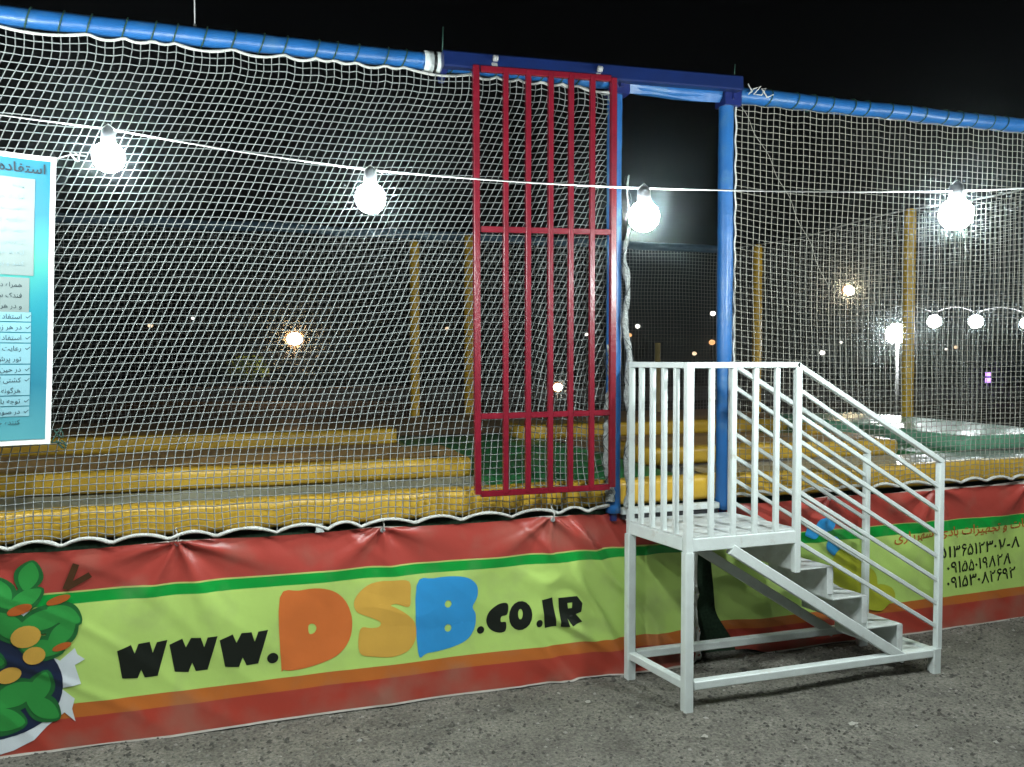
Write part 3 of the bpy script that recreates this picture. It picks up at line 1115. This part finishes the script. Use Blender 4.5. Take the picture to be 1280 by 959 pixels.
def bed(label, x0, x1, y0, y1, z, m, sag=.02):
    t = thing('trampoline_bed', label, 'trampoline', ((x0 + x1) / 2, (y0 + y1) / 2, z - .1), 'grey trampoline beds')
    mb = MB()
    mb.sheet(lambda u, v: V((x0 + (x1 - x0) * u, y0 + (y1 - y0) * v, z - sag * math.sin(math.pi * u) * math.sin(math.pi * v) + .006 * nz1(u * 9, v * 9, x0))), 30, 12)
    mb.build('jumping_mat', m, t)
    mb = MB()
    for a, b in (((x0, y0), (x1, y0)), ((x1, y0), (x1, y1)), ((x1, y1), (x0, y1)), ((x0, y1), (x0, y0))):
        mb.bar((a[0], a[1], z - .035), (b[0], b[1], z - .035), .05, .05)
    mb.build('frame', M['pole'], t)
    return t
bed('grey trampoline bed right behind the front pad on the left', -2.6, 1.25, 4.12, 4.49, 1.055, M['bed'], .004)
bed('grey trampoline bed between the two left yellow pads', -3.2, 1.15, 5.2, 6.36, 1.06, M['bed_brown'])
bed('shiny grey trampoline bed behind the stair railing on the right', 2.6, 6.2, 4.13, 4.52, 1.055, M['bed_gloss'], .004)
bed('grey trampoline bed between the two pads behind the doorway', 2.45, 4.5, 5.2, 6.36, 1.06, M['bed_brown'])
bed('grey trampoline bed at the far back', -3.2, 6.2, 7.0, 9.3, 1.06, M['bed_brown'])
tw = thing('green_walkway', 'dark green mat walkway leading in from the doorway between the trampolines', 'mat', (1.95, 5.7, .98))
pad(1.27, 2.43, 4.14, 5.4, .98, 1.06, 'mat_section', M['green_vinyl'], tw, r=.02)
pad(1.17, 2.43, 5.41, 6.9, .98, 1.06, 'mat_section', M['green_vinyl'], tw, r=.02)
tg = thing('green_walkway', 'dark green mat in front of the pale green pad at the right end', 'mat', (4.95, 6.2, .98))
pad(4.55, 5.05, 4.54, 7.0, .98, 1.06, 'mat_section', M['green_vinyl'], tg, r=.02)
tp = thing('foam_pad', 'pale green shiny pad at the right end of the trampolines', 'pad', (5.7, 6.2, 1.0))
pad(5.07, 6.2, 4.55, 5.7, 1.05, 1.165, 'pad_section', M['pale_green'], tp, amp=.012)
pad(5.07, 6.2, 5.71, 7.0, 1.05, 1.165, 'pad_section', M['pale_green'], tp, amp=.012)
tb = thing('foam_block', 'small pale yellow foam block standing on the pad behind the stair rail', 'block', (4.2, 5.4, 1.1))
pad(4.06, 4.17, 5.02, 5.15, 1.165, 1.25, 'block_body', M['yellow'], tb, r=.02)
# steel legs under the deck
td = thing('deck_frame', 'steel deck frame carrying the trampolines behind the skirt', 'frame', (2, 6.5, 0))
mb = MB()
for x in (-2.2, -.6, 1.0, 2.6, 4.2, 6.2):
    mb.bar((x, 4.2, 0), (x, 4.2, .92), .05, .05)
mb.bar((-2.3, 4.2, .895), (6.3, 4.2, .895), .05, .05)
mb.build('front_frame', M['pole'], td)
# white ledge in the doorway
tl = thing('door_ledge', 'white metal ledge between the doorway and the stair platform', 'ledge', (2.25, 3.97, .88))
mb = MB()
mb.bar((1.95, 3.965, .905), (2.56, 3.965, .905), .05, .035)
mb.build('ledge_bar', M['white_paint'], tl)
mb = MB()
mb.box((2.25, 3.97, .872), (.6, .06, .022))
mb.build('ledge_shelf', M['socket'], tl)

# ---------------------------------------------------------------- sliding gate and its beam
YG = 3.855
def G(x, z, dy=0.):
    p = at(YG, x, z)
    p.y += dy
    return p
bm_t = thing('gate_track', 'dark blue track beam above the doorway that the red gate hangs from', 'beam', (1.8, YG, 3.2))
mb = MB()
mb.bar(G(.956, 3.25, .03), G(2.70, 3.312, .03), .06, .078)
mb.build('beam', M['navy_paint'], bm_t)
for x in (.975, 2.685):
    mb = MB()
    p = G(x, 3.25 + .035 * (x - .956), .03)
    mb.bar(p + V((0, .03, -.02)), p + V((0, .12, -.06)), .03, .04)
    mb.build('track_bracket', M['navy_clamp'], bm_t)
for x, hh in ((.955, .12), (2.66, .07)):
    mb = MB()
    p = G(x, 3.29 + .035 * (x - .956), .03)
    mb.tube([p, p + V((.004, 0, hh))], .003, 5)
    mb.build('track_wire', M['green_cord'], bm_t)
gt = thing('barred_gate', 'red steel barred gate slid open in front of the net beside the doorway', 'gate', tuple(G(1.5, 1.03)))
gx = [1.128, 1.279, 1.402, 1.527, 1.642, 1.765, 1.888]
for k, x in enumerate(gx):
    mb = MB()
    e = k in (0, 6)
    mb.bar(G(x, 1.045), G(x - (.0 if k else .008), 3.225 + .025 * (x - 1.1)), .031 if e else .027, .034 if e else .028)
    mb.build('gate_stile' if e else 'gate_bar', M['red_paint'], gt)
for z, dz in ((1.045, 0), (1.447, .004), (2.405, .02), (3.215, .03)):
    for k in range(6):
        pass
    mb = MB()
    mb.bar(G(1.145, z, .003), G(1.872, z + dz, .003), .024, .03)
    mb.build('gate_rail', M['red_paint'], gt)
for x in (1.22, 1.80):
    mb = MB()
    p = G(x, 3.235 + .02 * (x - 1.1))
    mb.bar(p, p + V((0, .02, .05)), .03, .012)
    mb.lathe(p + V((-.012, -.02, .03)), [(.016, 0), (.016, .022)], 12, axis='X')
    mb.build('roller_hanger', M['pole'], gt)

# ---------------------------------------------------------------- white stairs
FV, BV = 3.44, 3.905
def P(u, v, z):
    return V((u - .17 * (v - FV), v, z))
st = thing('metal_stairs', 'white painted steel stairs with barred platform railing leading up to the doorway', 'stairs', (2.7, 3.65, 0))
wp = M['white_paint']
def sbar(a, b, wd, ht, nm, m=wp, parent=st):
    mb = MB()
    mb.bar(a, b, wd, ht)
    return mb.build(nm, m, parent)
U0, U1, U2 = 2.058, 2.695, 3.645
ZP, ZT = .86, 1.73
for v in (FV, BV):
    sbar(P(U0, v, -.02), P(U0, v, ZP - .07), .05, .05, 'leg')
    sbar(P(U2 - .02, v, -.02), P(U2 - .02, v, .135), .055, .05, 'leg')
    sbar(P(U2, v, .13), P(U2, v, 1.165), .036, .036, 'post')
    sbar(P(U0 + .03, v, .125), P(U2 - .05, v, .112), .045, .045, 'brace')
    sbar(P(U0 + .0, v, ZT - .018), P(U1, v, ZT - .018), .034, .03, 'handrail') if v == FV else None
    sbar(P(U1 - .012, v, ZT - .014), P(U2 + .012, v, 1.172), .034, .026, 'handrail')
    sbar(P(U0 + .02 if v == FV else U0 + .02, v, ZP - .035), P(U1, v, ZP - .035), .03, .066, 'platform_edge')
    for k in range(1, 8):
        sbar(P(U1 + .012, v, ZT - .016 - .1315 * k), P(U2 - .014, v, 1.168 - .1305 * k), .02, .021, 'sloped_rail')
    sbar(P(2.30, v, .79), P(3.40, v, .105), .04, .055, 'stringer')
    sbar(P(U1, v, .64 if v == FV else ZP - .07), P(U1, v, ZT - .03), .036, .036, 'post')
sbar(P(U0, FV, ZP - .07), P(U0, FV, ZT - .004), .04, .04, 'post')
sbar(P(U0, BV, ZP - .07), P(U0, BV, ZT - .004), .036, .036, 'post')
sbar(P(U0, BV, .125), P(U0, FV + .02, .125), .04, .042, 'brace')
sbar(P(U0, BV, ZT - .018), P(U0, FV + .02, ZT - .018), .034, .03, 'handrail')
sbar(P(U0, BV, ZP - .035), P(U0, FV + .025, ZP - .035), .03, .066, 'platform_edge')
sbar(P(U2 - .03, BV - .02, .112), P(U2 - .03, FV + .02, .112), .04, .042, 'brace')
for k in range(1, 5):
    u = U0 + (U1 - U0) * k / 5
    sbar(P(u, FV, ZP - .002), P(u, FV, ZT - .03), .027, .024, 'railing_bar')
    v = FV + (BV - FV) * k / 5
    sbar(P(U0, v, ZP - .002), P(U0, v, ZT - .03), .027, .024, 'railing_bar')
# platform plate, folded steps
mb = MB()
def slab(u0, u1, v0, v1, z0, z1):
    c = [P(u, v, z) for z in (z0, z1) for u, v in ((u0, v0), (u1, v0), (u1, v1), (u0, v1))]
    mb.add(c, [(3, 2, 1, 0), (4, 5, 6, 7), (0, 1, 5, 4), (1, 2, 6, 5), (2, 3, 7, 6), (3, 0, 4, 7)])
slab(U0 - .012, U1 + .012, FV - .004, BV + .03, ZP, ZP + .006)
mb.build('platform_plate', M['white_plate'], st)
nos = [(2.70, .857), (2.94, .640), (3.17, .462), (3.41, .283), (3.62, .115)]
for k in range(1, 5):
    u0, zt_ = nos[k - 1][0], nos[k][1]
    u1 = nos[k][0]
    mb = MB()
    slab(u0 + .004, u1, FV + .012, BV - .012, zt_, zt_ + .005)
    slab(u0 + .000, u0 + .004, FV + .012, BV - .012, zt_ + .0055, nos[k - 1][1] - .001)
    if k < 4:
        slab(u1 - .035, u1 - .004, FV + .010, FV + .014, zt_ - .14, zt_ - .001)
    mb.build('step', M['white_plate'], st)

# ---------------------------------------------------------------- rules sign
SGX0, SGX1 = -1.75, -.79
YS = 3.89
sg = thing('rules_sign', 'turquoise vinyl rules sign in Persian tied to the net at the left edge', 'sign', (-1.2, YS, 1.35))
def sg_pt(x, z, off=0.):
    t = (z - 1.37) / 1.235
    xr = x + (.042 * t - .012) * sstep(-1.6, -.79, x)
    zz = z + .022 * t - .03 * sstep(-1.2, -.79, x) * (t - .3)
    y = YS + .012 * math.sin(3.1 * t) * nz1(x * 2, z * 1.5, 3) + .014 * nz1(x * 1.3, z * 2, 5) - off
    return at(3.95, xr, zz) + V((0, y - 3.95, 0))
def sign_mat():
    m = mat('sign_print', (1, 1, 1), .5, .3, bump=.15, bscale=6)
    n, l = m.node_tree.nodes, m.node_tree.links
    tc = n.new('ShaderNodeTexCoord')
    sp = n.new('ShaderNodeSeparateXYZ')
    l.new(tc.outputs['Object'], sp.inputs[0])
    nzn = n.new('ShaderNodeTexNoise')
    nzn.inputs['Scale'].default_value = 2.2
    l.new(tc.outputs['Object'], nzn.inputs['Vector'])
    ad = n.new('ShaderNodeMath')
    ad.operation = 'MULTIPLY_ADD'
    ad.inputs[1].default_value = .35
    l.new(nzn.outputs[0], ad.inputs[0])
    l.new(sp.outputs[2], ad.inputs[2])
    cr = n.new('ShaderNodeValToRGB')
    r = cr.color_ramp
    cols = [(.15, (.09, .30, .33)), (.45, (.012, .13, .19)), (.8, (.006, .17, .22)), (1.0, (.04, .28, .21)), (1.2, (.0, .13, .2))]
    while len(r.elements) < 5:
        r.elements.new(.5)
    for e, (p, c) in zip(r.elements, cols):
        e.position = p / 1.4
        e.color = (*c, 1)
    mu = n.new('ShaderNodeMath')
    mu.operation = 'DIVIDE'
    mu.inputs[1].default_value = 1.4
    l.new(ad.outputs[0], mu.inputs[0])
    l.new(mu.outputs[0], cr.inputs[0])
    l.new(cr.outputs[0], n['Principled BSDF'].inputs['Base Color'])
    return m
mb = MB()
mb.sheet(lambda u, v: sg_pt(SGX0 + (SGX1 - SGX0) * u, 1.37 + 1.235 * v), 60, 80)
mb.build('white_border', M['white_vinyl'], sg)
mb = MB()
mb.sheet(lambda u, v: sg_pt(SGX0 + .02 + (SGX1 - SGX0 - .04) * u, 1.392 + 1.192 * v, .003), 60, 80)
mb.build('sign_print', sign_mat(), sg)
M['panel'] = mat('sign_panel', (.14, .185, .18), .5, .5)
M['panel2'] = mat('sign_panel_blue', (.16, .32, .37), .5, .5)
mb = MB()
mb.sheet(lambda u, v: sg_pt(SGX0 + .1 + (-.865 - SGX0 - .1) * u, 2.092 + .41 * v, .006), 40, 30)
mb.build('text_panel', M['panel'], sg)
zrows = [1.985 - .0505 * k for k in range(11)]
mb = MB()
mb.sheet(lambda u, v: sg_pt(SGX0 + .1 + (-.880 - SGX0 - .1) * u, 1.935 + .147 * v, .006), 40, 8)
mb.build('text_panel', M['panel'], sg)
for k0, k1 in ((3, 3), (4, 4), (5, 5), (6, 7), (8, 8), (9, 10), (11, 11), (12, 12)):
    z0, z1 = 2.042 - .0448 * k1 - .011, 2.042 - .0448 * k0 + .029
    mb = MB()
    mb.sheet(lambda u, v: sg_pt(SGX0 + .1 + (-.872 - SGX0 - .1) * u, z0 + (z1 - z0) * v, .006), 40, 4)
    mb.build('text_row', M['panel2'], sg)
def sign_line(s_, xr, z, size, m, bold=.0):
    c = text_curve(persian(s_), size, bold, 'RIGHT')
    tag(drape(c, sg_pt, 'printed_line', INK[m], sg, .0085, .06, (xr, z)), kind='stuff')
sign_line('استفاده از دستگاه ترامپولین', -.825, 2.527, .056, 'teal', .001)
for k, s_ in enumerate(['توجه', 'قبل از ورود', 'کفش خود را', 'درآورید و', 'جهت ایمنی', 'از پریدن روی', 'لبه ها خودداری', 'کنید و برگه']):
    sign_line(s_, -.90, 2.46 - .0468 * k, .027, 'grey')  # ink paled here to stand for overexposure near the bulb
for k, s_ in enumerate(['همراه داشتن', 'فندک سیگار', 'و در هر', 'استفاده از', 'در هر زمان', 'استفاده همزمان', 'رعایت قانون', 'تور پرش را', 'در حین پرش', 'کشتی گرفتن', 'هرگونه حرکت', 'توجه باشید', 'در صورت', 'کننده خود']):
    sign_line(s_, -.905, 2.042 - .0448 * k, .028, 'teal')
for k in (3, 4, 5, 6, 8, 9, 11, 12):
    drape(text_curve('✓', .028), sg_pt, 'tick_mark', INK['teal'], sg, .0085, .06, (-.895, 2.042 - .0448 * k))
for (x, z), (dx, dz), m in (((-.785, 2.6), (.1, .03), 'rope'), ((-.785, 1.375), (.05, -.02), 'green_cord'), ((-.785, 1.375), (.035, .06), 'green_cord')):
    mb = MB()
    p = sg_pt(x, z, .004)
    mb.tube([p, p + V((dx * .5, .02, dz * .5 + .01)), p + V((dx, .05, dz))], .003, 5)
    mb.tube([p + V((dx * .6 + .02 * math.sin(k), .03, dz * .6 + .02 * math.cos(k * 1.3))) for k in range(8)], .003, 5)
    mb.build('tie_cord', M[m], sg)

# ---------------------------------------------------------------- string of bulbs
BULBS = [(-2.05, 3.55, 2.72), (-1.19, 3.165, 2.525), (-.40, 2.79, 2.375), (.375, 2.528, 2.247), (1.185, 2.257, 2.19), (2.62, 2.42, 2.306), (3.9, 2.55, 2.47), (5.2, 2.7, 2.75)]
hang = [V((x, y, z + .088)) for x, y, z in BULBS]
mb = MB()
cp = []
for a, b in zip(hang[:-1], hang[1:]):
    for k in range(8):
        t = k / 8
        cp.append(a.lerp(b, t) + V((0, 0, -.006 * math.sin(math.pi * t))))
cp.append(hang[-1])
mb.tube(cp, .0027, 6)
tag(mb.build('light_cable', M['cable']), 'thin white cable strung across the picture carrying the lit bulbs', 'cable')
bx, by, bz = BULBS[2]
bt = thing('light_bulb', 'lit round bulb hanging beside the turquoise sign, leftmost on the cable', 'light bulb', (bx, by, bz), 'bulbs on the front cable')
mb = MB()
mb.lathe((bx, by, bz), [(.002, -.047), (.018, -.0435), (.033, -.0335), (.0435, -.018), (.047, 0), (.0445, .016), (.036, .031), (.024, .041), (.019, .044)], 22)
mb.build('globe', M['bulb'], bt)
mb = MB()
mb.lathe((bx, by, bz), [(.019, .0445), (.022, .05), (.02, .085), (.013, .092), (.006, .098)], 14)
mb.build('socket', M['socket'], bt)
mb = MB()
mb.tube([(bx - .016, by, bz + .088), (bx, by, bz + .102), (bx + .016, by, bz + .088)], .003, 5)
mb.build('hook', M['cable'], bt)
for b_, lab in ((BULBS[0], 'lit bulb at the far left end of the cable, beyond the sign'), (BULBS[1], 'lit bulb in front of the turquoise sign, out to its left'),
                (BULBS[3], 'lit round bulb left of the red gate against the slanting net'), (BULBS[4], 'lit round bulb hanging in the open doorway'),
                (BULBS[5], 'lit round bulb before the cream net on the right, beside the tall yellow post'), (BULBS[6], 'lit bulb further right on the cable past the stairs'), (BULBS[7], 'lit bulb at the far right end of the cable')):
    c = copy_tree(bt, b_, lab)
    if b_ is BULBS[5]:
        c.scale = (1.28, 1.28, 1.28)

# ---------------------------------------------------------------- beyond the enclosure
def rayp(px, py, d):
    """a far lamp's place, from its bearing and its distance"""
    f = V((math.sin(R(18.4)) * .99947, math.cos(R(18.4)) * .99947, -.03248))
    r_ = V((math.cos(R(18.4)), -math.sin(R(18.4)), 0))
    u_ = r_.cross(f)
    return CAM + (f + r_ * ((px - 640) / 1000) + u_ * ((479.5 - py) / 1000)) * d
def street_lamp(px, py, rpx, d, m, label, pole=True, name='street_lamp', group='street lamps beyond the enclosure'):
    p = rayp(px, py, d)
    r = rpx * d / 1000 * .88
    t = thing(name, label, 'street lamp', (p.x, p.y, 0), group)
    mb = MB()
    mb.ball(p, r, 14, (1, 1, .85))
    mb.build('lit_globe', M[m], t)
    if m in ('lamp_orange', 'lamp_warm', 'lamp_low'):  # added glowing ring stands in for the lamp's halo, not a fixture part
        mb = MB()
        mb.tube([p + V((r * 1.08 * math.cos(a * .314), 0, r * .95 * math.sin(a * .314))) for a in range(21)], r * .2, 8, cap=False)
        mb.build('painted_halo', M['halo'], t)
    if pole:
        pr = .03 if rpx > 12 else .022
        mb = MB()
        mb.tube([(p.x, p.y, 0), (p.x, p.y, p.z - r * .85)], [pr * 1.2, pr * .8], 8)
        mb.build('pole', M['pole'] if rpx > 12 else M['socket'], t)
        mb = MB()
        mb.lathe((p.x, p.y, p.z + r * .8), [(r * .7, 0), (r * .5, r * .15), (r * .1, r * .2)], 10)
        mb.build('cap', M['socket'], t)
    return t
street_lamp(1122, 417, 16, 14, 'lamp_white', 'large white globe lamp on a pole just left of the tall yellow post')
street_lamp(1060, 363, 8, 40, 'lamp_warm', 'high warm white street lamp between the two right yellow posts')
street_lamp(368, 424, 11, 33, 'lamp_orange', 'big orange glowing lamp behind the slanting white net')
street_lamp(188, 407, 3.5, 60, 'lamp_small', 'small warm lamp far off left of the orange lamp, nearer the sign')
street_lamp(241, 398, 2.2, 70, 'lamp_cool', 'tiny white lamp far off between sign and orange lamp')
street_lamp(559, 411, 3, 60, 'lamp_small', 'small warm lamp between the two left yellow posts')
street_lamp(697, 484, 6.5, 20, 'lamp_low', 'low warm lamp near the ground seen through the red gate')
street_lamp(733, 418, 2.5, 60, 'lamp_cool', 'tiny white lamp seen through the last gap of the red gate')
street_lamp(797, 408, 3.5, 55, 'lamp_cool', 'small white lamp at the left in the doorway')
street_lamp(787, 419, 3.2, 56, 'lamp_amber', 'small amber lamp lowest at the left side of the doorway')
street_lamp(891, 392, 4, 50, 'lamp_cool', 'small white lamp high beside the right doorway post')
street_lamp(890, 428, 4.5, 45, 'lamp_amber', 'small orange lamp low beside the right doorway post')
street_lamp(868, 442, 3.2, 55, 'lamp_small', 'small warm lamp above the stair railing in the doorway')
street_lamp(1028, 441, 4, 50, 'lamp_cool', 'small white lamp just above the sloping handrail')
street_lamp(1051, 428, 2.2, 60, 'lamp_cool', 'tiny white lamp right above the sloping handrail')
street_lamp(1183, 437, 2.3, 70, 'lamp_cool', 'left one of two tiny lamps side by side at the right')
street_lamp(1195, 434, 2.8, 70, 'lamp_small', 'right one of two tiny lamps side by side at the right')
# purple lit sign
p = rayp(1235, 472, 30)
t = thing('lit_sign', 'small purple lit sign low at the right behind the cream net', 'sign', (p.x, p.y, 0))
mb = MB()
mb.box(p + V((0, 0, .12)), (.18, .06, .16))
mb.box(p + V((0, 0, -.1)), (.2, .06, .16))
mb.build('lit_face', M['lamp_purple'], t)
mb = MB()
mb.tube([(p.x, p.y, 0), (p.x, p.y, p.z)], .03, 8)
mb.build('pole', M['pole'], t)
# second string of bulbs
far_b = [rayp(1105, 398, 9.4), rayp(1168, 402, 9), rayp(1220, 402, 8.8), rayp(1285, 404, 8.5), rayp(1350, 404, 8.2)]
mb = MB()
cp = []
for a, b in zip(far_b[:-1], far_b[1:]):
    for k in range(9):
        t = k / 8
        cp.append(a.lerp(b, t) + V((0, 0, .1 + .06 * math.sin(math.pi * t))))
mb.tube(cp, .003, 5)
tag(mb.build('light_cable', M['cable']), 'far looping cable with lit bulbs at the right behind the nets', 'cable')
for p, lab in zip(far_b[1:4], ('left one of the two lit bulbs on the far looping cable', 'right one of the two lit bulbs on the far looping cable', 'lit bulb of the far cable at the right picture edge')):
    t = thing('light_bulb', lab, 'light bulb', tuple(p), 'bulbs on the far cable')
    mb = MB()
    mb.ball(p, .072, 16)
    mb.build('globe', M['bulb_far'], t)
    mb = MB()
    mb.lathe(p, [(.03, .065), (.03, .1), (.01, .11)], 10)
    mb.build('socket', M['socket'], t)

# low kerb wall across the waste ground
t = thing('kerb_wall', 'low pale concrete kerb wall crossing the dark ground far behind the nets', 'wall', (10, 30, 0))
for k in range(26):
    mb = MB()
    x0 = -14 + k * 3.0
    mb.bar((x0, 34 - x0 * .3, .28), (x0 + 2.96, 34 - (x0 + 2.96) * .3, .28), .3, .56 + .03 * math.sin(k * 2.3))
    mb.build('wall_block', M['concrete'], t)
# thin tan pole in the doorway
p = rayp(822, 430, 10.2)
mb = MB()
mb.tube([(p.x, p.y, 0), (p.x, p.y, p.z)], [.045, .035], 10)
mb.lathe(p, [(.04, 0), (.035, .012), (.01, .016)], 10)
tag(mb.build('tan_pole', M['tan_pole']), 'thin tan pole standing beyond the doorway behind the stair railing', 'pole')
# small round tree lit green
p = rayp(309, 461, 33.4)
t = thing('round_tree', 'small pale green round tree far behind the net, left below the orange lamp', 'tree', (p.x, p.y, 0))
mb = MB()
mb.tube([(p.x, p.y, 0), (p.x + .04, p.y, p.z * .6), (p.x, p.y, p.z)], [.07, .05, .03], 8)
mb.build('trunk', M['bark'], t)
mb = MB()
for k in range(900):
    a, b, c = [random.gauss(0, 1) for _ in range(3)]
    q = V((a, b, c)).normalized() * (random.random() ** .4)
    q = V((q.x * .86, q.y * .8, q.z * .52)) * (1 + .3 * nz1(q.x * 3, q.y * 3, q.z * 3))
    d1 = V([random.gauss(0, 1) for _ in range(3)]).normalized() * .09
    d2 = V([random.gauss(0, 1) for _ in range(3)]).normalized() * .05
    c_ = p + q
    mb.add([c_ - d1, c_ + d2, c_ + d1, c_ - d2], [(0, 1, 2, 3)])
tag(mb.build('crown', M['leaf'], t), kind='stuff')

# ---------------------------------------------------------------- haze added to give the lamps a camera bloom
mb = MB()
mb.box((20, 10, 2.3), (324, 304, 6.6))
hz = bpy.data.materials.new('haze')
hz.use_nodes = True
hn = hz.node_tree
hn.nodes.remove(hn.nodes['Principled BSDF'])
pv = hn.nodes.new('ShaderNodeVolumePrincipled')
pv.inputs['Color'].default_value = (.8, .95, 1, 1)
pv.inputs['Density'].default_value = .0026
pv.inputs['Anisotropy'].default_value = .98
hn.links.new(pv.outputs[0], hn.nodes['Material Output'].inputs['Volume'])
tag(mb.build('haze', hz), 'thin haze volume added for the bloom round the lamps', 'haze', kind='stuff')
